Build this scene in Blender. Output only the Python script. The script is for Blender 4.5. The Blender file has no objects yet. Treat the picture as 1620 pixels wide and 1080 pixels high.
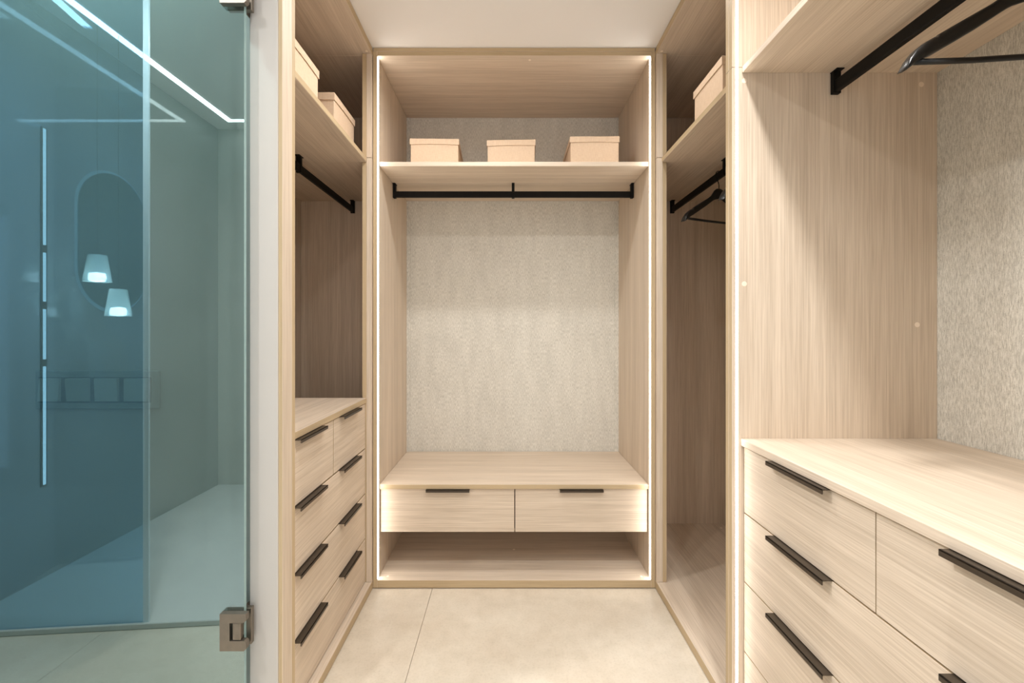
import bpy, bmesh, math
from mathutils import Vector, Matrix

# ------------------------------------------------------------------ camera, world, exposure
SC = bpy.context.scene
C = SC.collection
F = 720.0                       # focal length in pixels of a 1620-wide frame (16 mm on full frame)
VX, VY, H = 803.0, 522.0, 1.146  # vanishing point of the depth lines, camera height
cam = bpy.data.cameras.new('camera'); cam.sensor_width = 36.0; cam.lens = 36.0 * F / 1620.0
cam.shift_x = (810 - VX) / 1620.0; cam.shift_y = (VY - 540) / 1620.0
cam.clip_start = 0.02
camo = bpy.data.objects.new('camera', cam); C.objects.link(camo)
camo.location = (0, 0, H); camo.rotation_euler = (math.pi / 2, 0, 0)
SC.camera = camo
w = bpy.data.worlds.new('world'); SC.world = w; w.use_nodes = True
w.node_tree.nodes['Background'].inputs[0].default_value = (0.9, 0.95, 1.0, 1)
w.node_tree.nodes['Background'].inputs[1].default_value = 0.3
SC.view_settings.view_transform = 'Standard'
SC.view_settings.look = 'None'
SC.view_settings.gamma = 1.0
SC.view_settings.use_curve_mapping = False
SC.view_settings.exposure = -0.15
SC.cycles.diffuse_bounces = 9
SC.cycles.max_bounces = 14
SC.cycles.caustics_reflective = False
SC.cycles.caustics_refractive = False
DOWN_W = 12.0        # watts of one ceiling downlight
LED = 16.0          # emission of the wardrobe LED lines
LEDB = 12.0          # emission of the bathroom ceiling LED line
WARM = (1.0, 0.985, 0.965)
# unseen soft frontal fill, added behind the camera outside an opening made for it
dl = bpy.data.lights.new('added_rear_fill', 'AREA'); dl.shape = 'RECTANGLE'; dl.size = 1.4; dl.size_y = 2.0
dl.energy = 20.0; dl.color = (0.96, 0.98, 1.0)
dlo = bpy.data.objects.new('added_rear_fill', dl); C.objects.link(dlo)
dlo.location = (0.12, -1.3, 1.05); dlo.rotation_euler = (math.pi / 2, 0, 0)
def X(px, y): return (px - VX) * y / F
def Z(py, y): return H - (py - VY) * y / F

# ------------------------------------------------------------------ materials
def new_mat(name):
    m = bpy.data.materials.new(name); m.use_nodes = True
    nt = m.node_tree; nt.nodes.clear()
    out = nt.nodes.new('ShaderNodeOutputMaterial')
    return m, nt, out
def pbsdf(nt, out, rough=0.5, metal=0.0, spec=0.5):
    b = nt.nodes.new('ShaderNodeBsdfPrincipled')
    b.inputs['Roughness'].default_value = rough
    b.inputs['Metallic'].default_value = metal
    b.inputs['Specular IOR Level'].default_value = spec
    nt.links.new(b.outputs[0], out.inputs[0]); return b
def noise(nt, scale, vec, detail=2.0, rough=0.5):
    tc = nt.nodes.new('ShaderNodeTexCoord'); mp = nt.nodes.new('ShaderNodeMapping')
    mp.inputs['Scale'].default_value = vec
    nt.links.new(tc.outputs['Object'], mp.inputs['Vector'])
    n = nt.nodes.new('ShaderNodeTexNoise'); n.inputs['Scale'].default_value = scale
    n.inputs['Detail'].default_value = detail; n.inputs['Roughness'].default_value = rough
    nt.links.new(mp.outputs[0], n.inputs['Vector']); return n.outputs['Fac']
def ramp(nt, fac, stops):
    r = nt.nodes.new('ShaderNodeValToRGB'); e = r.color_ramp.elements
    while len(e) < len(stops): e.new(0.5)
    for el, (p, c) in zip(e, stops): el.position = p; el.color = (*c, 1)
    nt.links.new(fac, r.inputs[0]); return r.outputs[0]
def mixc(nt, fac, a, b, mode='MIX'):
    m = nt.nodes.new('ShaderNodeMix'); m.data_type = 'RGBA'; m.blend_type = mode
    if isinstance(fac, float): m.inputs[0].default_value = fac
    else: nt.links.new(fac, m.inputs[0])
    for s, v in ((6, a), (7, b)):
        if isinstance(v, tuple): m.inputs[s].default_value = (*v, 1)
        else: nt.links.new(v, m.inputs[s])
    return m.outputs[2]
def bump(nt, h, bs, strength, dist):
    b = nt.nodes.new('ShaderNodeBump'); b.inputs['Strength'].default_value = strength
    b.inputs['Distance'].default_value = dist
    nt.links.new(h, b.inputs['Height']); nt.links.new(b.outputs[0], bs.inputs['Normal'])

def wood(name, axis, dark, light, contrast=1.0):
    m, nt, out = new_mat(name)
    b = pbsdf(nt, out, 0.5, 0, 0.3)
    fine = [260.0] * 3; fine[axis] = 3.0
    band = [26.0] * 3; band[axis] = 0.7
    pore = [620.0] * 3; pore[axis] = 9.0
    f = noise(nt, 1.0, fine, 2.0, 0.6); g = noise(nt, 1.0, band, 3.0, 0.55); p = noise(nt, 1.0, pore, 1.0)
    mid = tuple((a + c) / 2 for a, c in zip(dark, light))
    c1 = ramp(nt, f, [(0.33, dark), (0.5, mid), (0.68, light)])
    c2 = ramp(nt, g, [(0.3, tuple(0.86 * v for v in mid)), (0.7, tuple(1.06 * v for v in light))])
    c3 = mixc(nt, 0.45, c1, c2)
    c4 = ramp(nt, p, [(0.3, (0.86, 0.84, 0.82)), (0.5, (1, 1, 1))])
    col = mixc(nt, 0.8 * contrast, c3, c4, 'MULTIPLY')
    nt.links.new(col, b.inputs['Base Color'])
    bump(nt, f, b, 0.18, 0.0006)
    return m
FD, FL = (0.50, 0.40, 0.302), (0.71, 0.605, 0.49)
ED, EL = (0.43, 0.32, 0.19), (0.54, 0.42, 0.265)
WOOD = [wood('pale_wood_' + a, i, FD, FL) for i, a in enumerate('xyz')]
EDGE = [wood('edge_band_wood_' + a, i, ED, EL, 0.6) for i, a in enumerate('xyz')]

def plain(name, col, rough=0.5, metal=0.0, spec=0.5, var=0.0, scale=6.0):
    m, nt, out = new_mat(name); b = pbsdf(nt, out, rough, metal, spec)
    n = noise(nt, scale, (1, 1, 1), 3.0)
    k = tuple(v * (1 - var) for v in col); l = tuple(min(1, v * (1 + var)) for v in col)
    nt.links.new(ramp(nt, n, [(0.3, k), (0.7, l)]), b.inputs['Base Color'])
    return m
def emit(name, col, s):
    m, nt, out = new_mat(name); e = nt.nodes.new('ShaderNodeEmission')
    e.inputs[0].default_value = (*col, 1); e.inputs[1].default_value = s
    nt.links.new(e.outputs[0], out.inputs[0]); return m
PAINT = plain('white_wall_paint', (0.54, 0.515, 0.485), 0.7, 0, 0.3, 0.01)
CEIL = plain('white_ceiling_paint', (0.80, 0.79, 0.775), 0.8, 0, 0.2, 0.008, 3)
BLACK = plain('black_powder_coat', (0.008, 0.007, 0.006), 0.5, 0, 0.12, 0.1)
HANGW = plain('black_lacquered_wood', (0.008, 0.0075, 0.007), 0.3, 0, 0.3, 0.2, 40)
BRONZE = plain('bronze_handle_metal', (0.062, 0.046, 0.032), 0.38, 0.5, 0.5, 0.06, 60)
HINGE = plain('brushed_hinge_metal', (0.22, 0.19, 0.155), 0.38, 0.85, 0.5, 0.06, 50)
DARK = plain('dark_recess', (0.05, 0.036, 0.025), 0.8)  # chest carcasses take it to paint the shade in drawer gaps
CAPM = plain('beige_cover_cap', (0.82, 0.70, 0.57), 0.5)
SWITCH = plain('switch_plastic', (0.37, 0.39, 0.37), 0.35)
ROCKER = plain('switch_rocker_plastic', (0.52, 0.54, 0.52), 0.3)
SWDARK = plain('switch_gap_plastic', (0.13, 0.14, 0.12), 0.6)
WHITE = plain('white_enamel', (0.8, 0.8, 0.78), 0.4)
GROUT = plain('beige_grout', (0.60, 0.53, 0.43), 0.9)
LEDM = emit('led_line_glow', (1.0, 0.93, 0.84), LED)
LEDBM = emit('bathroom_led_glow', (0.95, 1.0, 0.98), LEDB)
LEDVM = emit('shelf_led_glow', (0.9, 1.0, 0.98), 2.6)
LENSM = emit('downlight_lens_glow', WARM, 12.0)
SHADEM = emit('lamp_shade_glow', (1.0, 0.96, 0.85), 1.1)
BULBM = emit('lamp_bulb_glow', (1.0, 0.97, 0.88), 26.0)
HALO = emit('mirror_halo_glow', (0.85, 1.0, 0.97), 0.7)

def fabric(name, a, b_, c, sc=1.0):
    m, nt, out = new_mat(name); b = pbsdf(nt, out, 0.9, 0, 0.1)
    n1 = noise(nt, sc, (430, 430, 62), 2.0, 0.6)
    n2 = noise(nt, sc, (700, 700, 260), 1.0)
    n3 = noise(nt, 1.0, (26, 26, 6), 3.0)
    c1 = ramp(nt, n1, [(0.34, a), (0.5, b_), (0.66, c)])
    c2 = mixc(nt, 0.7, c1, ramp(nt, n2, [(0.27, (0.50, 0.50, 0.49)), (0.42, (1, 1, 1))]), 'MULTIPLY')
    c3 = mixc(nt, 0.5, c2, ramp(nt, n3, [(0.3, (0.86, 0.86, 0.85)), (0.65, (1.05, 1.05, 1.04))]), 'MULTIPLY')
    nt.links.new(c3, b.inputs['Base Color']); bump(nt, n1, b, 0.5, 0.001)
    return m
WEAVE = fabric('grey_beige_woven_fabric', (0.48, 0.46, 0.41), (0.62, 0.595, 0.535), (0.73, 0.705, 0.645))

def box_fabric():
    m, nt, out = new_mat('peach_linen_board'); b = pbsdf(nt, out, 0.85, 0, 0.15)
    n1 = noise(nt, 1.0, (500, 500, 40), 1.0); n2 = noise(nt, 1.0, (60, 60, 600), 1.0)
    c = mixc(nt, 0.5, ramp(nt, n1, [(0.3, (0.62, 0.45, 0.31)), (0.7, (0.76, 0.60, 0.45))]),
             ramp(nt, n2, [(0.3, (0.63, 0.47, 0.33)), (0.7, (0.76, 0.60, 0.44))]))
    nt.links.new(c, b.inputs['Base Color']); bump(nt, n1, b, 0.25, 0.0006); return m
BOXM = box_fabric()

def stone():
    m, nt, out = new_mat('beige_stone_tile'); b = pbsdf(nt, out, 0.42, 0, 0.4)
    n1 = noise(nt, 2.6, (1, 1, 1), 6.0, 0.62); n2 = noise(nt, 16.0, (1, 1, 1), 5.0, 0.7); n3 = noise(nt, 120.0, (1, 1, 1), 2.0)
    c = ramp(nt, n1, [(0.32, (0.60, 0.525, 0.425)), (0.68, (0.70, 0.64, 0.54))])
    c = mixc(nt, 0.6, c, ramp(nt, n2, [(0.3, (0.86, 0.85, 0.82)), (0.6, (1.02, 1.02, 1.02))]), 'MULTIPLY')
    c = mixc(nt, 0.4, c, ramp(nt, n3, [(0.3, (0.82, 0.8, 0.78)), (0.5, (1, 1, 1))]), 'MULTIPLY')
    nt.links.new(c, b.inputs['Base Color']); bump(nt, n2, b, 0.05, 0.001); return m
STONE = stone()

def glass(name, tint, refl, rtint=(1, 1, 1)):
    m, nt, out = new_mat(name)
    t = nt.nodes.new('ShaderNodeBsdfTransparent'); t.inputs[0].default_value = (*tint, 1)
    g = nt.nodes.new('ShaderNodeBsdfGlossy'); g.inputs['Roughness'].default_value = 0.0
    g.inputs[0].default_value = (*rtint, 1)
    lw = nt.nodes.new('ShaderNodeLayerWeight'); lw.inputs[0].default_value = 0.5   # Facing output: same from both sides
    pw = nt.nodes.new('ShaderNodeMath'); pw.operation = 'POWER'; pw.inputs[1].default_value = 4.0
    nt.links.new(lw.outputs['Facing'], pw.inputs[0])
    ad = nt.nodes.new('ShaderNodeMath'); ad.operation = 'ADD'; ad.use_clamp = True
    ad.inputs[1].default_value = refl
    nt.links.new(pw.outputs[0], ad.inputs[0])
    mx = nt.nodes.new('ShaderNodeMixShader')
    nt.links.new(ad.outputs[0], mx.inputs[0]); nt.links.new(t.outputs[0], mx.inputs[1]); nt.links.new(g.outputs[0], mx.inputs[2])
    nt.links.new(mx.outputs[0], out.inputs[0]); return m
def frosted(name, col, alpha):
    m, nt, out = new_mat(name); b = pbsdf(nt, out, 0.3)
    b.inputs['Base Color'].default_value = (*col, 1); b.inputs['Alpha'].default_value = alpha; return m
GLASS = glass('green_tinted_reflective_glass', (0.33, 0.46, 0.465), 0.32, (0.78, 0.98, 1.0))
SCREEN = glass('daylight_blue_shower_glass', (0.68, 0.86, 1.0), 0.16, (0.6, 0.85, 1.0))  # blue of reflected daylight is put into the pane's tint
GEDGE = plain('green_glass_edge', (0.30, 0.45, 0.45), 0.2, 0, 0.6)
MIRROR = glass('mirror_silver', (0.1, 0.13, 0.14), 0.55, (0.75, 0.85, 0.88))
def glossy_wall():
    m, nt, out = new_mat('polished_wall_tile'); b = pbsdf(nt, out, 0.04, 0, 0.9)
    n = noise(nt, 2.0, (1, 1, 1), 4.0)
    nt.links.new(ramp(nt, n, [(0.3, (0.30, 0.31, 0.30)), (0.7, (0.36, 0.37, 0.36))]), b.inputs['Base Color']); return m
GWALL = glossy_wall()

# ------------------------------------------------------------------ mesh helpers
def tag(o, label=None, cat=None, group=None, kind=None):
    if label: o['label'] = label
    if cat: o['category'] = cat
    if group: o['group'] = group
    if kind: o['kind'] = kind
    return o
def thing(name, label, cat, loc=(0, 0, 0), rz=0.0, group=None):
    o = bpy.data.objects.new(name, None); C.objects.link(o); o.empty_display_size = 0.05
    o.location = loc; o.rotation_euler = (0, 0, rz)
    return tag(o, label, cat, group)
def origin(parent):
    v = Vector((0, 0, 0)); p = parent
    while p: v += Vector(p.location); p = p.parent
    return v
def link(name, bm, mats, parent=None, smooth=False, local=False):
    """link a bmesh given in world coordinates as one object; parts are stored relative to their parent"""
    if parent is not None and not local:
        bmesh.ops.translate(bm, verts=bm.verts, vec=-origin(parent))
    me = bpy.data.meshes.new(name); bmesh.ops.recalc_face_normals(bm, faces=bm.faces)
    bm.to_mesh(me); bm.free()
    for m in (mats if isinstance(mats, (list, tuple)) else [mats]): me.materials.append(m)
    if smooth:
        for p in me.polygons: p.use_smooth = True
    o = bpy.data.objects.new(name, me); C.objects.link(o)
    if parent is not None: o.parent = parent
    return o
def add_box(bm, x0, x1, y0, y1, z0, z1, mi=0):
    x0, x1 = min(x0, x1), max(x0, x1); y0, y1 = min(y0, y1), max(y0, y1); z0, z1 = min(z0, z1), max(z0, z1)
    v = [bm.verts.new(p) for p in ((x0, y0, z0), (x1, y0, z0), (x1, y1, z0), (x0, y1, z0), (x0, y0, z1), (x1, y0, z1), (x1, y1, z1), (x0, y1, z1))]
    fs = [bm.faces.new([v[i] for i in q]) for q in ((0, 3, 2, 1), (4, 5, 6, 7), (0, 1, 5, 4), (1, 2, 6, 5), (2, 3, 7, 6), (3, 0, 4, 7))]
    for f in fs: f.material_index = mi
    return fs
def bevel(bm, r, seg=1):
    if r > 0: bmesh.ops.bevel(bm, geom=list(bm.edges), offset=r, segments=seg, affect='EDGES', profile=0.5)
def board(name, x0, x1, y0, y1, z0, z1, parent, grain='z', edges='', r=0.0008, mat=None):
    """a panel; the sides named in edges ('-x+y' ...) carry the yellower edge band"""
    bm = bmesh.new()
    fs = add_box(bm, x0, x1, y0, y1, z0, z1)
    order = ['-z', '+z', '-y', '+x', '+y', '-x']
    for f, s in zip(fs, order):
        if s in edges: f.material_index = 1
    bevel(bm, r)
    g = 'xyz'.index(grain)
    return link(name, bm, mat or [WOOD[g], EDGE[g]], parent)
def box(name, x0, x1, y0, y1, z0, z1, mat, parent=None, r=0.0, seg=1):
    bm = bmesh.new(); add_box(bm, x0, x1, y0, y1, z0, z1); bevel(bm, r, seg)
    return link(name, bm, mat, parent)
def add_tube(bm, pts, rad, n=10, close=False):
    pts = [Vector(p) for p in pts]; rings = []
    for i, p in enumerate(pts):
        a = pts[max(0, i - 1)]; b = pts[min(len(pts) - 1, i + 1)]
        t = (b - a).normalized()
        u = t.cross(Vector((0, 1, 0)));
        if u.length < 0.05: u = t.cross(Vector((1, 0, 0)))
        u.normalize(); v = t.cross(u)
        rings.append([bm.verts.new(p + rad * (math.cos(2 * math.pi * k / n) * u + math.sin(2 * math.pi * k / n) * v)) for k in range(n)])
    for a, b in zip(rings, rings[1:]):
        for k in range(n): bm.faces.new((a[k], a[(k + 1) % n], b[(k + 1) % n], b[k]))
    bm.faces.new(rings[0][::-1]); bm.faces.new(rings[-1])
def add_lathe(bm, prof, c, n=32, axis='z'):
    rings = []
    for r, h in prof:
        ring = []
        for k in range(n):
            a = 2 * math.pi * k / n
            p = {'z': (r * math.cos(a), r * math.sin(a), h), 'y': (r * math.cos(a), h, r * math.sin(a)), 'x': (h, r * math.cos(a), r * math.sin(a))}[axis]
            ring.append(bm.verts.new(Vector(c) + Vector(p)))
        rings.append(ring)
    for a, b in zip(rings, rings[1:]):
        for k in range(n): bm.faces.new((a[k], a[(k + 1) % n], b[(k + 1) % n], b[k]))
    bm.faces.new(rings[0][::-1]); bm.faces.new(rings[-1])
def add_prism(bm, outline, off, vec, mi=0):
    """extrude a closed 3-D outline along vec"""
    a = [bm.verts.new(Vector(p) + Vector(off)) for p in outline]; b = [bm.verts.new(v.co + Vector(vec)) for v in a]
    bm.faces.new(a[::-1]).material_index = mi; bm.faces.new(b).material_index = mi
    n = len(a)
    for i in range(n): bm.faces.new((a[i], a[(i + 1) % n], b[(i + 1) % n], b[i])).material_index = mi
def disc(name, c, r, h, axis, mat, parent):
    bm = bmesh.new(); add_lathe(bm, [(r, 0), (r, h * 0.6), (r * 0.88, h)], c, 16, axis)
    return link(name, bm, mat, parent)
def struct(o, label=None): 
    o['kind'] = 'structure'
    if label: o['label'] = label
    return o

# ------------------------------------------------------------------ measured planes
YF, YB = 2.017, 2.61            # front frame and back of the far wardrobe
XL, XR = -0.597, 0.655          # front planes of the left and right wardrobes
XLB, XRB = -1.185, 1.254        # their back panels
ZC, ZT, ZB = 2.398, 2.362, 0.0378   # ceiling, underside of top boards, top of bottom boards
ZS0, ZS1 = 1.884, 1.904         # shelf
T = 0.019
YG = 1.17                       # plane of the glass door
WL, WREAR = -2.11, 2 * YG - 3.327   # bathroom walls

# ------------------------------------------------------------------ the setting
fl = struct(box('floor', WL - 0.1, 1.36, WREAR - 0.1, 2.72, -0.10, -0.006, GROUT))
xs = [-2.7355, -1.5345, -0.3335, 0.8675, 2.07]; ys = [-1.9, -1.20, 0.0, 1.2, 2.4, 3.6]
for i in range(4):
    for j in range(5):
        a, b = max(xs[i], WL) + 0.0006, min(xs[i + 1], 1.275) - 0.0008
        c, d = max(ys[j], WREAR) + 0.0006, min(ys[j + 1], 2.63) - 0.0008
        if b - a < 0.02 or d - c < 0.02: continue
        box('tile', a, b, c, d, -0.006, 0.0, STONE, fl, 0.0008)
struct(box('wall_back', WL - 0.1, 1.36, 2.632, 2.72, 0, 2.7, PAINT))
struct(box('wall_right', 1.275, 1.36, WREAR, 2.63, 0, 2.7, PAINT))
bm = bmesh.new()
add_box(bm, WL, -0.60, WREAR - 0.1, WREAR, 0, 2.7); add_box(bm, 1.22, 1.27, WREAR - 0.1, WREAR, 0, 2.7); add_box(bm, -0.5999, 1.2199, WREAR - 0.1, WREAR, 2.12, 2.7)  # opening in the rear wall added to let the fill lamp through
struct(link('wall_rear', bm, plain('rear_wall_tile', (0.52, 0.52, 0.48), 0.3, 0, 0.4, 0.03)))
struct(box('added_opening_jamb', -0.66, -0.60, WREAR, WREAR + 0.02, 0, 2.12, WHITE))  # white jamb of the opening added for the fill lamp
struct(box('wall_left', WL - 0.1, WL, WREAR - 0.1, 2.63, 0, 2.7, GWALL))
struct(box('wall_middle', WL, -0.684, 1.242, 1.2585, 0, 2.7, PAINT), 'painted wall seen through the tinted glass door')
struct(box('trim_1', -0.6838, -0.6085, 1.205, 1.2585, 0, 2.7, PAINT, None, 0.002), 'narrow white wall end between glass door and wardrobe')
ce = struct(box('ceiling', -0.75, 1.27, WREAR, 2.63, ZC, 2.7, CEIL))
box('raised_ceiling', WL, -0.7505, WREAR, 1.2415, 2.61, 2.7, CEIL, ce)

# ------------------------------------------------------------------ far wardrobe
wd = thing('wardrobe', 'open wardrobe at far end with fabric back panel and two LED lines', 'wardrobe', (0.03, YF, 0))
xl, xr = XL + T, XR - T
board('side_panel', XL + 0.0005, xl, YF, YB, 0.004, ZT + T, wd, 'z', '-y')
board('side_panel', xr, XR - 0.0005, YF, YB, 0.004, ZT + T, wd, 'z', '-y')
board('top_panel', xl, xr, YF + 0.0003, YB, ZT, ZT + T, wd, 'x', '-y')
board('top_fascia', XL + 0.001, XR - 0.001, YF + 0.001, YF + 0.020, ZT + T + 0.001, ZC - 0.001, wd, 'x', '-y')
board('bottom_panel', xl, xr, YF + 0.0003, YB, 0.004, ZB, wd, 'x', '-y')
board('back_panel', xl, xr, YB, YB + 0.012, ZB, ZT, wd, 'z', '', 0, WEAVE)
for sx, xx in ((1, xl), (-1, xr)):      # narrow shadow-gap fabric returns at the back corners
    board('corner_strip', xx, xx + sx * 0.022, YB - 0.004, YB - 0.0002, ZB, ZT, wd, 'z', '', 0, WEAVE)
board('shelf', xl + 0.001, xr - 0.001, 2.05, YB - 0.005, ZS0, ZS1, wd, 'x', '')
for sx, xx in ((1, xl), (-1, xr)):
    box('led_strip', xx, xx + sx * 0.0003, YF + 0.004, YF + 0.024, ZB + 0.002, ZT - 0.002, LEDM, wd)
for px, py in ((845, 92),):
    disc('cover_cap', (X(838, 2.05), 2.05, ZT), 0.006, -0.0012, 'z', CAPM, wd)
for px in (613, 1015): disc('cover_cap', (X(px, 2.045), 2.05, ZB), 0.006, 0.0012, 'z', CAPM, wd)
disc('cover_cap', (X(813, 2.30), 2.30, ZB), 0.006, 0.0012, 'z', CAPM, wd)

def rail(name, label, p0, p1, zt, zb, brackets, ztop, axis):
    """flat black wardrobe rail with straps up to the shelf; p0, p1 along axis"""
    a = thing(name, label, 'clothes rail', ((p0[0] + p1[0]) / 2, (p0[1] + p1[1]) / 2, zb))
    bm = bmesh.new(); w2 = 0.0075
    if axis == 'x': add_box(bm, p0[0], p1[0], p0[1] - w2, p0[1] + w2, zb, zt)
    else: add_box(bm, p0[0] - w2, p0[0] + w2, p0[1], p1[1], zb, zt)
    bevel(bm, 0.003, 2); link('bar', bm, BLACK, a)
    for q, thick in brackets:
        bm = bmesh.new()
        if axis == 'x':
            add_box(bm, q - thick / 2, q + thick / 2, p0[1] - 0.011, p0[1] + 0.011, zb - 0.003, ztop)
            add_box(bm, q - thick / 2, q + thick / 2, p0[1] - 0.020, p0[1] + 0.020, ztop - 0.003, ztop)
        else:
            add_box(bm, p0[0] - 0.011, p0[0] + 0.011, q - thick / 2, q + thick / 2, zb - 0.003, ztop)
            add_box(bm, p0[0] - 0.011, p0[0] + 0.011, q - thick / 2 - 0.014, q + thick / 2 + 0.014, ztop - 0.003, ztop)
        bevel(bm, 0.0006); link('bracket', bm, BLACK, a)
    return a
rail('clothes_rail', 'black rail across the far wardrobe under its shelf with centre strap', (xl + 0.002, 2.30), (xr - 0.002, 2.30), 1.846, 1.815,
     ((xl + 0.008, 0.014), (0.028, 0.014), (xr - 0.008, 0.014)), ZS0, 'x')

# handle and drawer ------------------------------------------------------------
def handle(parent, face, lo, hi, ztop, axis, out):
    """bronze L-profile lip on a drawer's top edge. axis: drawer runs along; face: front plane; out: +1/-1 outward"""
    bm = bmesh.new(); pr = 0.022
    a, b = face - out * 0.012, face + out * pr
    def bx(p, q, z0, z1):
        if axis == 'x': add_box(bm, lo, hi, p, q, z0, z1)
        else: add_box(bm, p, q, lo, hi, z0, z1)
    bx(a, b, ztop - 0.0002, ztop + 0.0022)
    bx(b - out * 0.0028, b, ztop - 0.0085, ztop + 0.0022)
    bevel(bm, 0.0005)
    return link('handle', bm, BRONZE, parent)
def drawer(parent, axis, face, out, lo, hi, z0, z1, hs, name='drawer'):
    """front board with tray behind; hs = handle spans"""
    bm = bmesh.new(); b0 = face - out * T; b1 = face - out * 0.40
    g = 1 if axis == 'y' else 0
    def bx(p, q, l, h, za, zb, mi=0):
        return add_box(bm, l, h, p, q, za, zb, mi) if axis == 'x' else add_box(bm, p, q, l, h, za, zb, mi)
    for f in bx(face, b0, lo, hi, z0, z1):
        if abs(f.calc_center_median()['xy'.index('y' if axis == 'x' else 'x')] - face) > 1e-5: f.material_index = 2
    bevel(bm, 0.0008)
    bx(b0 - out * 0.0005, b1, lo + 0.02, lo + 0.032, z0 + 0.02, z1 - 0.03, 1)
    bx(b0 - out * 0.0005, b1, hi - 0.032, hi - 0.02, z0 + 0.02, z1 - 0.03, 1)
    bx(b0 - out * 0.0005, b1, lo + 0.033, hi - 0.033, z0 + 0.02, z0 + 0.032, 1)
    d = link(name, bm, [WOOD[g], DARK, EDGE[g]], parent)
    for l, h in hs: handle(d, face, l, h, z1, axis, out)
    return d

# drawer bench of the far wardrobe
be = thing('drawer_bench', 'low two-drawer bench hung inside the far wardrobe above its bottom board', 'drawer unit', (0.03, 2.05, 0.233))
board('bench_top', xl + 0.001, xr - 0.001, 2.05, YB - 0.005, 0.430, 0.451, be, 'x', '-y')
bm = bmesh.new()
add_box(bm, xl + 0.001, xl + 0.012, 2.082, YB - 0.01, 0.240, 0.4295); add_box(bm, xr - 0.012, xr - 0.001, 2.082, YB - 0.01, 0.240, 0.4295)
add_box(bm, xl + 0.0125, xr - 0.0125, 2.50, YB - 0.02, 0.240, 0.4295); add_box(bm, xl + 0.0125, xr - 0.0125, 2.082, 2.4995, 0.234, 0.2395)
link('carcass', bm, WOOD[0], be)
drawer(be, 'x', 2.060, -1, xl + 0.004, 0.0305, 0.233, 0.4265, [(-0.367, -0.171)])
drawer(be, 'x', 2.060, -1, 0.0345, xr - 0.004, 0.233, 0.4265, [(0.2346, 0.431)])

# ------------------------------------------------------------------ left corner wardrobe
YE = 1.279                      # inside face of its near end panel
lw = thing('wardrobe', 'tall left corner wardrobe with shelf above a rail, beside white wall end', 'wardrobe', (-0.9, 1.9, 0))
board('end_panel', XL, XLB, YE - T, YE, 0.004, ZT, lw, 'z', '+x')
board('front_filler', XL, XL - 0.0112, 1.207, YE - T, 0.004, ZC - 0.001, lw, 'z', '-y')
board('top_panel', XL, XLB, YE - T, 2.0165, ZT, ZT + 0.022, lw, 'y', '+x')
board('top_fascia', XL - 0.002, XL - 0.02, YE - T, 2.0165, ZT + 0.0225, ZC - 0.001, lw, 'y', '+x')
board('corner_top_panel', XL + 0.0005 - 0.001, XLB, 2.0170, YB, ZT, ZT + 0.022, lw, 'y', '')
YST = 2.0
board('corner_stile', XL - 0.001, XL - 0.0225, YST, 2.0165, ZB + 0.0005, ZS1 - 0.001, lw, 'z', '')
board('corner_stile', XL - 0.001, XL - 0.0225, YST, 2.0165, ZS1 + 0.001, ZT - 0.0005, lw, 'z', '')
board('stile_return', XL - 0.0228, XL - 0.042, YST + 0.001, YST + 0.09, ZB + 0.0005, ZT - 0.0005, lw, 'z', '-y')
board('bottom_panel', XL, XLB, YE - T, 2.0165, 0.004, ZB, lw, 'y', '+x')
board('corner_bottom_panel', XL - 0.0005, XLB, 2.017, YB, 0.004, ZB, lw, 'y', '')
board('back_panel', XLB, XLB - 0.012, YE - T, YB, 0.004, ZT, lw, 'z', '')
board('corner_back_panel', XL - 0.001, XLB, YB, YB + 0.012, 0.004, ZT, lw, 'z', '')
board('shelf', -0.6195, XLB + 0.001, YE + 0.0005, YST - 0.0005, ZS0, ZS1, lw, 'y', '+x')
board('corner_shelf', XL - 0.043, XLB + 0.001, YST + 0.0005, YB - 0.001, ZS0, ZS1, lw, 'y', '')
box('led_strip', XL - 0.010, XL - 0.016, YE, YE + 0.001, ZB + 0.002, ZT - 0.002, LEDM, lw)
disc('cover_cap', (XL - 0.018, 1.985, ZT), 0.006, -0.0012, 'z', CAPM, lw)
rail('clothes_rail', 'black rail under the left wardrobe shelf above the drawer chest', (-0.884, YE + 0.002), (-0.884, YB - 0.004), 1.848, 1.816,
     ((YE + 0.008, 0.012), (1.93, 0.012), (YB - 0.012, 0.012)), ZS0, 'y')

ch = thing('drawer_chest', 'left chest with two small drawers over three wide ones', 'chest of drawers', (-0.9, 1.63, ZB))
board('chest_top', -0.6195, XLB + 0.001, YE + 0.0005, YST - 0.0005, 0.827, 0.8485, ch, 'y', '+x')
XF = -0.625
bm = bmesh.new()
add_box(bm, XF - 0.022, XLB + 0.002, YE + 0.0005, YE + 0.0035, ZB, 0.8265); add_box(bm, XF - 0.022, XLB + 0.002, YST - 0.0025, YST - 0.0005, ZB, 0.8265)
add_box(bm, XF - 0.45, XLB + 0.002, YE + 0.004, YST - 0.003, ZB, 0.8265)
link('carcass', bm, DARK, ch)  # coloured dark so the gaps between drawers look shaded
zr = [0.8245, 0.6266, 0.4290, 0.2320, 0.0410]
hl = [(1.331, 1.531), (1.689, 1.889)]
y0, y1, ym = YE + 0.004, YST - 0.003, 1.634
drawer(ch, 'y', XF, 1, y0, ym - 0.003, zr[1] + 0.002, zr[0] - 0.0015, [hl[0]], 'small_drawer')
drawer(ch, 'y', XF, 1, ym + 0.003, y1, zr[1] + 0.002, zr[0] - 0.0015, [hl[1]], 'small_drawer')
for k in (1, 2, 3):
    drawer(ch, 'y', XF, 1, y0, y1, zr[k + 1] + 0.002, zr[k] - 0.003, hl, 'wide_drawer')

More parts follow.
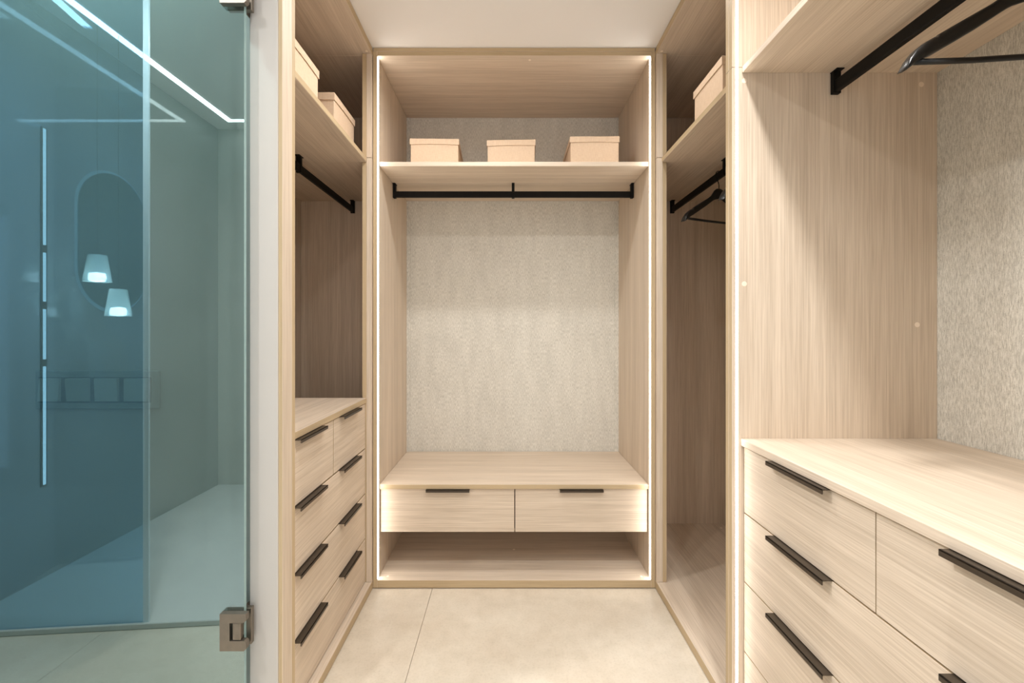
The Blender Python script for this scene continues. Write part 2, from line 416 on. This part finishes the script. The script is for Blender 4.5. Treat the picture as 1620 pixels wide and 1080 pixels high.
# ------------------------------------------------------------------ right corner wardrobe
YP0, YP1 = 1.328, 1.367
ym = (YP0 + YP1) / 2
rw = thing('wardrobe', 'right corner wardrobe with empty floor and no drawers, before the far wardrobe', 'wardrobe', (0.95, 2.0, 0))
board('end_panel', XR, XRB, ym + 0.0008, YP1, 0.004, ZS1 + 0.008, rw, 'z', '-x')
board('end_panel', XR, XRB, ym + 0.0014, YP1, ZS1 + 0.0095, ZT, rw, 'z', '-x')
board('top_panel', XR, XRB, ym + 0.0008, 2.0165, ZT + 0.0002, ZT + 0.022, rw, 'y', '-x')
board('top_fascia', XR + 0.002, XR + 0.02, ym + 0.001, 2.0165, ZT + 0.0225, ZC - 0.001, rw, 'y', '-x')
board('corner_top_panel', XR + 0.0005, XRB, 2.0170, YB, ZT + 0.0002, ZT + 0.022, rw, 'y', '')
board('corner_stile', XR + 0.001, XR + 0.0265, YST, 2.0165, ZB + 0.0005, ZS1 - 0.001, rw, 'z', '')
board('corner_stile', XR + 0.001, XR + 0.0265, YST, 2.0165, ZS1 + 0.001, ZT - 0.0005, rw, 'z', '')
board('stile_return', XR + 0.0268, XR + 0.0445, YST + 0.001, YST + 0.05, ZB + 0.0005, ZT - 0.0005, rw, 'z', '-y')
board('bottom_panel', XR, XRB, ym + 0.0008, YB, 0.004, ZB, rw, 'y', '-x')
board('back_panel', XRB, XRB + 0.012, ym + 0.0008, YB, 0.004, ZT, rw, 'z', '')
board('corner_back_panel', XR + 0.001, XRB, YB, YB + 0.012, 0.004, ZT, rw, 'z', '')
board('shelf', 0.678, XRB - 0.001, YP1 + 0.0005, YST - 0.0005, ZS0, ZS1, rw, 'y', '-x')
board('corner_shelf', XR + 0.046, XRB - 0.001, YST + 0.0005, YB - 0.001, ZS0, ZS1, rw, 'y', '')
disc('cover_cap', (XR + 0.018, 1.985, ZT), 0.006, -0.0012, 'z', CAPM, rw)
disc('cover_cap', (X(1141, 2.55), 2.55, ZB), 0.006, 0.0012, 'z', CAPM, rw)
rail('clothes_rail', 'black rail of the right corner wardrobe where two hangers hang', (0.94, YP1 + 0.002), (0.94, YB - 0.004), 1.848, 1.816,
     ((YP1 + 0.008, 0.012), (1.962, 0.012), (YB - 0.012, 0.012)), ZS0, 'y')

# ------------------------------------------------------------------ right near wardrobe over the large chest
YN = 0.35
nw = thing('wardrobe', 'nearest wardrobe on the right with fabric back panel above big drawer chest', 'wardrobe', (0.95, 0.85, 0))
zj = 1.9125
board('end_panel', XR, XRB, YP0, ym - 0.0008, 0.004, zj - 0.0006, nw, 'z', '-x')
board('end_panel', XR, XRB, YP0, ym - 0.0008, zj + 0.0006, ZT, nw, 'z', '-x')
board('end_panel', XR, XRB, YN - T, YN, 0.004, ZT, nw, 'z', '-x')
board('top_panel', XR, XRB, YN - T, ym - 0.0008, ZT + 0.0002, ZT + 0.022, nw, 'y', '-x')
board('top_fascia', XR + 0.002, XR + 0.02, YN - T, ym - 0.001, ZT + 0.0225, ZC - 0.001, nw, 'y', '-x')
board('bottom_panel', XR, XRB, YN - T, ym - 0.0008, 0.0, ZB, nw, 'y', '-x')
board('back_panel', XRB, XRB + 0.012, YN - T, ym - 0.0008, 0.004, ZT, nw, 'z', '', 0, WEAVE)
board('shelf', 0.684, XRB - 0.001, YN + 0.0005, YP0 - 0.0005, 1.896, 1.915, nw, 'y', '')
box('led_strip', X(1163.6, YP0), X(1167.6, YP0), YP0 - 0.0002, YP0, ZB + 0.002, ZT - 0.002, LEDM, nw)
box('led_strip', X(1163.6, YP0), X(1167.6, YP0), YN, YN + 0.0008, ZB + 0.002, ZT - 0.002, LEDM, nw)
for px, py in ((1177.5, 128), (1457.5, 133.5), (1177.5, 449), (1451, 513.5)):
    disc('cover_cap', (X(px, YP0), YP0, Z(py, YP0)), 0.0075, -0.0008, 'y', CAPM, nw)
rail('clothes_rail', 'nearest black rail at top right, with one large hanger', (0.952, YN + 0.002), (0.952, YP0 - 0.001), 1.868, 1.834,
     ((YN + 0.008, 0.012), (YP0 - 0.008, 0.013)), 1.896, 'y')

cr = thing('drawer_chest', 'large right chest with bright wide top and bronze handles', 'chest of drawers', (0.95, 0.85, ZB))
board('chest_top', 0.6805, XRB - 0.001, YN + 0.0005, YP0 - 0.0005, 0.8095, 0.830, cr, 'y', '')
XF = 0.688
bm = bmesh.new()
add_box(bm, XF + 0.022, XRB - 0.002, YP0 - 0.0035, YP0 - 0.0005, ZB, 0.809); add_box(bm, XF + 0.022, XRB - 0.002, YN + 0.0005, YN + 0.0035, ZB, 0.809)
add_box(bm, XF + 0.45, XRB - 0.002, YN + 0.004, YP0 - 0.004, ZB, 0.809)
link('carcass', bm, DARK, cr)  # gap shade put into the carcass colour, as on the left chest
zr = [0.8075, 0.6157, 0.4156, 0.2135, 0.0410]
hr = [(0.965, 1.177), (0.495, 0.704)]
y0, y1, yj = YN + 0.004, YP0 - 0.004, 0.851
drawer(cr, 'y', XF, -1, yj + 0.0012, y1, zr[1] + 0.0012, zr[0] - 0.0015, [hr[0]], 'small_drawer')
drawer(cr, 'y', XF, -1, y0, yj - 0.0012, zr[1] + 0.0012, zr[0] - 0.0015, [hr[1]], 'small_drawer')
for k in (1, 2, 3):
    drawer(cr, 'y', XF, -1, y0, y1, zr[k + 1] + 0.0012, zr[k] - 0.0025, hr, 'wide_drawer')

# ------------------------------------------------------------------ storage boxes
def make_box():
    t = thing('storage_box', 'x', 'box', (0, 0, 0))
    W, D, Hb = 0.232, 0.30, 0.172
    bm = bmesh.new(); add_box(bm, -W / 2, W / 2, -D / 2, D / 2, 0, Hb); bevel(bm, 0.002, 2)
    link('body', bm, BOXM, t, local=True)
    # lid: a shallow cap with hollow rim, its long edges bowed a little
    bm = bmesh.new(); o = 0.0035; n = 8
    top = [(-W/2-o, -D/2-o), (W/2+o, -D/2-o), (W/2+o, D/2+o), (-W/2-o, D/2+o)]
    def ring(z, inset, bow):
        vs = []
        for k in range(4):
            (xa, ya), (xb, yb) = top[k], top[(k + 1) % 4]
            for i in range(n):
                u = i / n; s = math.sin(math.pi * u)
                x_, y_ = xa + (xb - xa) * u, ya + (yb - ya) * u
                x_ *= 1 - inset / (W / 2 + o); y_ *= 1 - inset / (D / 2 + o)
                vs.append(bm.verts.new((x_, y_, z + bow * s)))
        return vs
    r0 = ring(0.147, 0.0015, 0.0025); r1 = ring(0.147, 0, 0.0025); r2 = ring(0.1745, 0, 0); r3 = ring(0.1765, 0.0015, 0)
    N = len(r0)
    for a, b in ((r0, r1), (r1, r2), (r2, r3)):
        for i in range(N): bm.faces.new((a[i], a[(i + 1) % N], b[(i + 1) % N], b[i]))
    bm.faces.new(r3)
    r4 = ring(0.1725, 0.0015, 0)
    for i in range(N): bm.faces.new((r4[i], r4[(i + 1) % N], r0[(i + 1) % N], r0[i]))
    bm.faces.new(r4[::-1])
    link('lid', bm, BOXM, t, local=True)
    return t
def dup(root, loc, rz, label):
    r = root.copy(); C.objects.link(r); r.location = loc; r.rotation_euler = (0, 0, rz); r['label'] = label
    for c0 in list(root.children):
        c1 = c0.copy(); C.objects.link(c1); c1.parent = r
        for d0 in c0.children:
            d1 = d0.copy(); C.objects.link(d1); d1.parent = c1
    return r
bx0 = make_box(); bx0['group'] = 'lidded boxes on the wardrobe shelves'
R = math.radians
spots = [((-0.361, 2.375, ZS1), R(1.5), 'lidded beige box on the far shelf, left of the three there'),
         ((0.024, 2.388, ZS1), R(-2.5), 'lidded beige box in the middle of the far wardrobe shelf'),
         ((0.422, 2.348, ZS1), R(-0.6), 'lidded beige box on the far shelf, right of the three there'),
         ((-0.833, 1.523, ZS1), R(90), 'nearer lidded box on the left shelf, cut off by the end panel'),
         ((-0.833, 1.907, ZS1), R(90), 'farther lidded box on the left shelf, near the corner stile'),
         ((0.883, 1.668, ZS1), R(90), 'only lidded beige box on the right corner wardrobe shelf')]
for i, (loc, rz, lab) in enumerate(spots):
    if i == 0: bx0.location = loc; bx0.rotation_euler = (0, 0, rz); bx0['label'] = lab
    else: dup(bx0, loc, rz, lab)

# ------------------------------------------------------------------ hangers (origin at the hook's resting point on the rail top)
def make_hanger():
    t = thing('clothes_hanger', 'x', 'hanger', (0, 0, 0))
    # outline of one half, u outwards, w down from the apex
    up = [(0, 0), (0.014, -0.003), (0.026, -0.011), (0.036, -0.025), (0.047, -0.038), (0.063, -0.049), (0.09, -0.064), (0.13, -0.087),
          (0.158, -0.1035), (0.162, -0.1100), (0.168, -0.1100), (0.185, -0.1200), (0.203, -0.134), (0.216, -0.151), (0.224, -0.169)]
    lo = [(0.218, -0.171), (0.208, -0.163), (0.195, -0.153), (0.175, -0.144), (0.13, -0.118), (0.09, -0.094), (0.055, -0.071), (0.03, -0.055), (0, -0.046)]
    def thick(u): return 0.0065 + 0.007 * min(1, (abs(u) / 0.21) ** 2)
    zt = -0.074                               # apex below the rail top
    bm = bmesh.new()
    # build in strips so the arms can thicken and bow forward towards the shoulders
    us = [0, 0.014, 0.026, 0.036, 0.047, 0.063, 0.09, 0.13, 0.158, 0.162, 0.168, 0.185, 0.203, 0.216, 0.2238]
    def itp(tab, u):
        tab = sorted(tab)
        for (a, b), (c, d) in zip(tab, tab[1:]):
            if a <= u <= c: return b + (d - b) * (u - a) / max(1e-9, c - a)
        return tab[-1][1]
    sect = []
    for s in [-u for u in us[::-1]] + us[1:]:
        u = abs(s); a, b = itp(up, u), min(itp(lo, u), itp(up, u) - 0.002)
        th = thick(u); yb = -0.022 * (u / 0.224) ** 2
        mid = (a + b) / 2; hh = (a - b) / 2
        ringv = []
        for k in range(12):
            an = 2 * math.pi * k / 12
            cy, cz = math.cos(an), math.sin(an)
            cy = math.copysign(abs(cy) ** 0.6, cy); cz = math.copysign(abs(cz) ** 0.6, cz)
            ringv.append(bm.verts.new((s, yb + th * cy, zt + mid + hh * cz)))
        sect.append(ringv)
    for a, b in zip(sect, sect[1:]):
        for k in range(12): bm.faces.new((a[k], a[(k + 1) % 12], b[(k + 1) % 12], b[k]))
    bm.faces.new(sect[0][::-1]); bm.faces.new(sect[-1])
    link('shoulder_body', bm, HANGW, t, True, True)
    bm = bmesh.new()
    add_tube(bm, [(-0.206, -0.0185, zt - 0.1545), (-0.1, -0.012, zt - 0.1545), (0.1, -0.012, zt - 0.1545), (0.206, -0.0185, zt - 0.1545)], 0.0052, 10)
    link('trouser_bar', bm, HANGW, t, True, True)
    bm = bmesh.new(); r = 0.0185; cz = 0.0022 - r + 0.0002
    arc = [(r * math.cos(R(a)), 0, cz + r * math.sin(R(a))) for a in range(-20, 211, 15)]
    path = arc + [(-0.011, 0, cz - 0.020), (-0.004, 0, cz - 0.031), (0.0, 0, cz - 0.042), (0, 0, zt - 0.006)]
    add_tube(bm, path, 0.0019, 8)
    link('hook', bm, BLACK, t, True, True)
    return t
hg = make_hanger(); hg['group'] = 'black clothes hangers on the rails'
hg.location = (0.938, 2.02, 1.848 + 0.0005); hg.rotation_euler = (0, 0, R(22)); hg['label'] = 'black wooden hanger whole in view on the right corner rail'
dup(hg, (0.940, 1.725, 1.8485), R(28), 'black hanger on right corner rail, only its shoulder tip peeks out')
dup(hg, (0.952, 0.833, 1.8685), R(-7), 'large near black hanger at top right above the wide chest')

# ------------------------------------------------------------------ glass door on two hinges
gd = thing('door_1', 'green tinted glass door reflecting the bathroom, hinged at white wall end', 'door', (-1.36, YG, 0)); gd['kind'] = 'structure'
bm = bmesh.new(); fs = add_box(bm, WL + 0.004, -0.6745, YG - 0.005, YG + 0.005, 0.012, 2.33)
bm.faces.ensure_lookup_table(); fs[3].material_index = 1
for f in (fs[4],): f.material_index = 2     # rear face: plain clear so the pane reflects once
CLEAR = glass('clear_pane_back', (0.98, 1.0, 1.0), -1.0)
link('pane', bm, [GLASS, GEDGE, CLEAR], gd)
def hinge(z0, z1):
    s = (z1 - z0) / 470.0
    def u(p): return X(330 + p / 7.71, 1.15)
    zz = lambda q: z1 - (q - 390) * s
    y0 = 1.150
    h = bmesh.new()
    # C-shaped front clamp plate
    out = [(133, 390), (452, 390), (452, 478), (425, 502), (385, 505), (255, 505), (255, 732), (430, 732), (455, 752), (455, 835), (430, 860), (133, 860)]
    add_prism(h, [(u(p), y0, zz(q)) for p, q in out], (0, 0, 0), (0, 0.0145, 0))
    hp = link('hinge', h, HINGE, gd)
    b = bmesh.new(); add_prism(b, [(u(p), 1.1757, zz(q)) for p, q in ((150, 390), (452, 390), (452, 860), (150, 860))], (0, 0, 0), (0, 0.013, 0)); bevel(b, 0.0008)
    link('rear_plate', b, HINGE, hp)
    b = bmesh.new(); add_box(b, u(287), u(385), y0 + 0.001, 1.164, zz(725), zz(508)); add_box(b, u(385) + 0.0002, -0.6852, 1.152, 1.1995, zz(700), zz(515)); bevel(b, 0.001)
    link('pivot_block', b, HINGE, hp)
    b = bmesh.new(); add_box(b, -0.6850, -0.6839, 1.166, 1.25, zz(860), zz(390)); 
    link('wall_plate', b, HINGE, hp)
hinge(0.3346, 0.4285); hinge(1.973, 2.067)

# ------------------------------------------------------------------ switch panel behind the glass
YW = 1.242
sw = thing('light_switch', 'four-gang light switch panel on the wall behind the glass door', 'light switch', (X(157.5, YW), YW, Z(616, YW)))
box('frame_plate', X(60, YW), X(254.8, YW), YW - 0.008, YW, Z(646, YW), Z(585.6, YW), SWITCH, sw, 0.002)
box('gap_plate', X(66, YW), X(243, YW), YW - 0.0086, YW - 0.008, Z(636, YW), Z(596, YW), SWDARK, sw)
for i, (a, b, tl) in enumerate(((68, 101.5, 0.005), (111, 147.4, -0.005), (156, 193, -0.003), (202, 239, 0.0))):
    bm = bmesh.new(); za, zb = Z(634, YW), Z(597.5, YW); xa, xb = X(a, YW), X(b, YW)
    y = YW - 0.0086
    vs = [(xa, y, za), (xb, y, za), (xb, y, zb), (xa, y, zb), (xa + 0.001, y - 0.006 - tl / 2, za + 0.001), (xb - 0.001, y - 0.006 - tl / 2, za + 0.001), (xb - 0.001, y - 0.006 + tl / 2, zb - 0.001), (xa + 0.001, y - 0.006 + tl / 2, zb - 0.001)]
    v = [bm.verts.new(p) for p in vs]
    for q in ((3, 2, 1, 0), (4, 5, 6, 7), (0, 1, 5, 4), (1, 2, 6, 5), (2, 3, 7, 6), (3, 0, 4, 7)): bm.faces.new([v[k] for k in q])
    link('rocker', bm, ROCKER, sw)

# ------------------------------------------------------------------ the bathroom whose reflection fills the glass door
def RY(yv): return 2 * YG - yv
# shower tray and glass screen
a0, a1 = (WL + 0.001, RY(1.690)), (-0.85, RY(1.80))
bm = bmesh.new()
add_prism(bm, [(a0[0], a0[1], 0), (a1[0], a1[1], 0), (a1[0], WREAR + 0.002, 0), (a0[0], WREAR + 0.002, 0)], (0, 0, 0.0003), (0, 0, 0.022))
bevel(bm, 0.003); tr = link('shower_tray', bm, plain('pale_shower_tray', (0.56, 0.57, 0.55), 0.4, 0, 0.4, 0.04), None)
tag(tr, 'low flat shower tray reflected at the bottom of the glass door', 'shower tray')
sc = thing('shower_screen', 'fixed shower screen, daylight blue put into its tint, reflected in the left of the glass door', 'shower screen', (-1.7, RY(1.72), 0.0225))
d = Vector((a1[0] - a0[0], a1[1] - a0[1], 0)).normalized(); nrm = Vector((-d.y, d.x, 0))
p0 = Vector((a0[0], a0[1] - 0.012, 0.0228)) + d * 0.003; L = (-1.385 - a0[0]) / d.x
for nm, l0, l1, mat in (('pane', 0, L - 0.021, SCREEN), ('edge_profile', L - 0.0205, L, frosted('polished_pane_edge', (0.62, 0.78, 0.88), 0.42))):
    bm = bmesh.new(); q0, q1 = p0 + d * l0, p0 + d * l1
    add_prism(bm, [q0 - nrm * 0.004, q1 - nrm * 0.004, q1 + nrm * 0.004, q0 + nrm * 0.004], (0, 0, 0), (0, 0, 2.58))
    link(nm, bm, mat, sc)
# ceiling LED line: along the left wall, then along the rear wall
zc2 = 2.61
lc = thing('ceiling_led', 'white LED line recessed along two ceiling edges, mirrored in the glass', 'ceiling light', (-1.9, 0, zc2))
box('led_line', -1.962, -1.925, RY(3.205), 1.12, zc2 - 0.004, zc2, LEDBM, lc)
box('led_line', -1.9245, -0.80, RY(3.205), RY(3.205) + 0.03, zc2 - 0.004, zc2, LEDBM, lc)
# upright LED line of the shelf niche
YV = -WL * F / (803 - 72); yl = RY(YV)
vl = thing('wall_led', 'upright white LED line with dark breaks, mirrored at left in the glass', 'wall light', (WL + 0.004, yl, 0.4))
box('profile', WL + 0.0002, WL + 0.004, yl - 0.014, yl + 0.014, Z(768, YV), Z(203, YV), DARK, vl)
for t_, b_ in ((205, 388), (400, 477), (489, 568), (579, 765)):
    box('led_line', WL + 0.0042, WL + 0.007, yl - 0.006, yl + 0.006, Z(b_, YV), Z(t_, YV), LEDVM, vl)
# oval mirror on the left wall
ya, yb_ = -WL * F / (803 - 123), -WL * F / (803 - 229)
yc, hw = RY((ya + yb_) / 2), (yb_ - ya) / 2; zm, hh = Z(381, 2.38), 109 * 2.38 / F
om = thing('oval_mirror', 'tall oval wall mirror with faint light halo, reflected in the glass door', 'mirror', (WL + 0.01, yc, zm))
def oval(k, x): 
    r = hw * k; st = hh * k - r; o = []
    for i in range(25): a = math.pi * i / 24; o.append((x, yc + r * math.cos(a), zm + st + r * math.sin(a)))
    for i in range(25): a = math.pi + math.pi * i / 24; o.append((x, yc + r * math.cos(a), zm - st + r * math.sin(a)))
    return o
bm = bmesh.new(); add_prism(bm, oval(1.04, WL + 0.0005), (0, 0, 0), (0.006, 0, 0)); link('halo_backing', bm, HALO, om)
bm = bmesh.new(); add_prism(bm, oval(1.0, WL + 0.008), (0, 0, 0), (0.006, 0, 0)); link('mirror_glass', bm, MIRROR, om)
# two hanging lamps added in place of distant table lamps seen by reflection
SHADEG = frosted('frosted_lamp_glass', (0.8, 0.84, 0.78), 0.4)
def make_stand_in_lamp(px, pyt, pyb, yv, lab, first=None):
    x, y = X(px, yv), RY(yv)
    zt, zb = Z(pyt, yv), Z(pyb, yv)
    t = thing('stand_in_lamp', lab, 'lamp', (x, y, zb), 0, 'stand-in hanging lamps mirrored in the glass')
    r1, r0 = 0.036, 0.055
    bm = bmesh.new(); add_lathe(bm, [(0.004, zt + 0.004), (r1, zt), (r0, zb), (r0 - 0.003, zb), (r1 - 0.003, zt - 0.003), (0.004, zt - 0.003)], (x, y, 0), 24)
    link('shade', bm, SHADEG, t)
    bm = bmesh.new(); add_lathe(bm, [(0.008, zb + 0.045), (0.030, zb + 0.040), (0.034, zb + 0.02), (0.030, zb + 0.004), (0.008, zb + 0.001)], (x, y, 0), 20); link('bulb', bm, BULBM, t, True)
    bm = bmesh.new(); add_tube(bm, [(x, y, zt + 0.003), (x, y, 2.608)], 0.0007, 6); link('cord', bm, BLACK, t)
make_stand_in_lamp(157, 404, 446, 2.19, 'lit cone lamp mirrored in the glass, upper left of two')
make_stand_in_lamp(190, 458, 500, 2.27, 'lit cone lamp mirrored in the glass, lower right of two')

# ------------------------------------------------------------------ ceiling downlights
def downlight(x, y, z, lab, watts, group):
    t = thing('ceiling_downlight', lab, 'ceiling light', (x, y, z), 0, group)
    bm = bmesh.new(); add_lathe(bm, [(0.030, 0), (0.030, -0.004), (0.036, -0.005), (0.043, -0.003), (0.044, 0.0)], (x, y, z), 32); 
    link('trim_ring', bm, WHITE, t, True)
    bm = bmesh.new(); add_lathe(bm, [(0.028, -0.0052), (0.028, -0.0058)], (x, y, z), 24); link('lens', bm, LENSM, t)
    l = bpy.data.lights.new('downlight_lamp', 'AREA'); l.shape = 'DISK'; l.size = 0.08; l.energy = watts; l.color = WARM; l.spread = R(160)
    lo = bpy.data.objects.new('downlight_lamp', l); C.objects.link(lo); lo.parent = t; lo.location = (0, 0, -0.008)
gdl = 'recessed downlights of the dressing room'
for x, y, w_, lab in ((-0.17, 1.60, DOWN_W * 0.75, 'recessed downlight just above the frame, left of two before the far wardrobe'),
                      (0.505, 1.60, DOWN_W * 0.12, 'dim recessed downlight just above the frame, right of two before the far wardrobe'),
                      (-0.17, 0.62, DOWN_W * 0.5, 'recessed ceiling downlight beside the glass door, middle row'),
                      (0.505, 0.62, DOWN_W * 1.5, 'recessed ceiling downlight above the big drawer chest, middle row'),
                      (-0.17, -0.40, DOWN_W * 0.4, 'unseen downlight added for frontal fill behind the camera, left of two'),  # rear pair is unseen, added for more frontal light
                      (0.505, -0.40, DOWN_W * 0.3, 'unseen downlight added for frontal fill behind the camera, right of two')):
    downlight(x, y, ZC - 0.0005, lab, w_, gdl)
for x, y, w_, lab in ((-1.15, 0.95, DOWN_W * 3.2, 'unseen downlight added to brighten the shower room, nearest the glass door'),  # this pair is added out of view to brighten floor and right side
                      (-1.15, -0.05, DOWN_W * 1.2, 'unseen fill downlight added above the shower tray')):
    downlight(x, y, 2.61 - 0.0005, lab, w_, 'added fill downlights of the shower room')
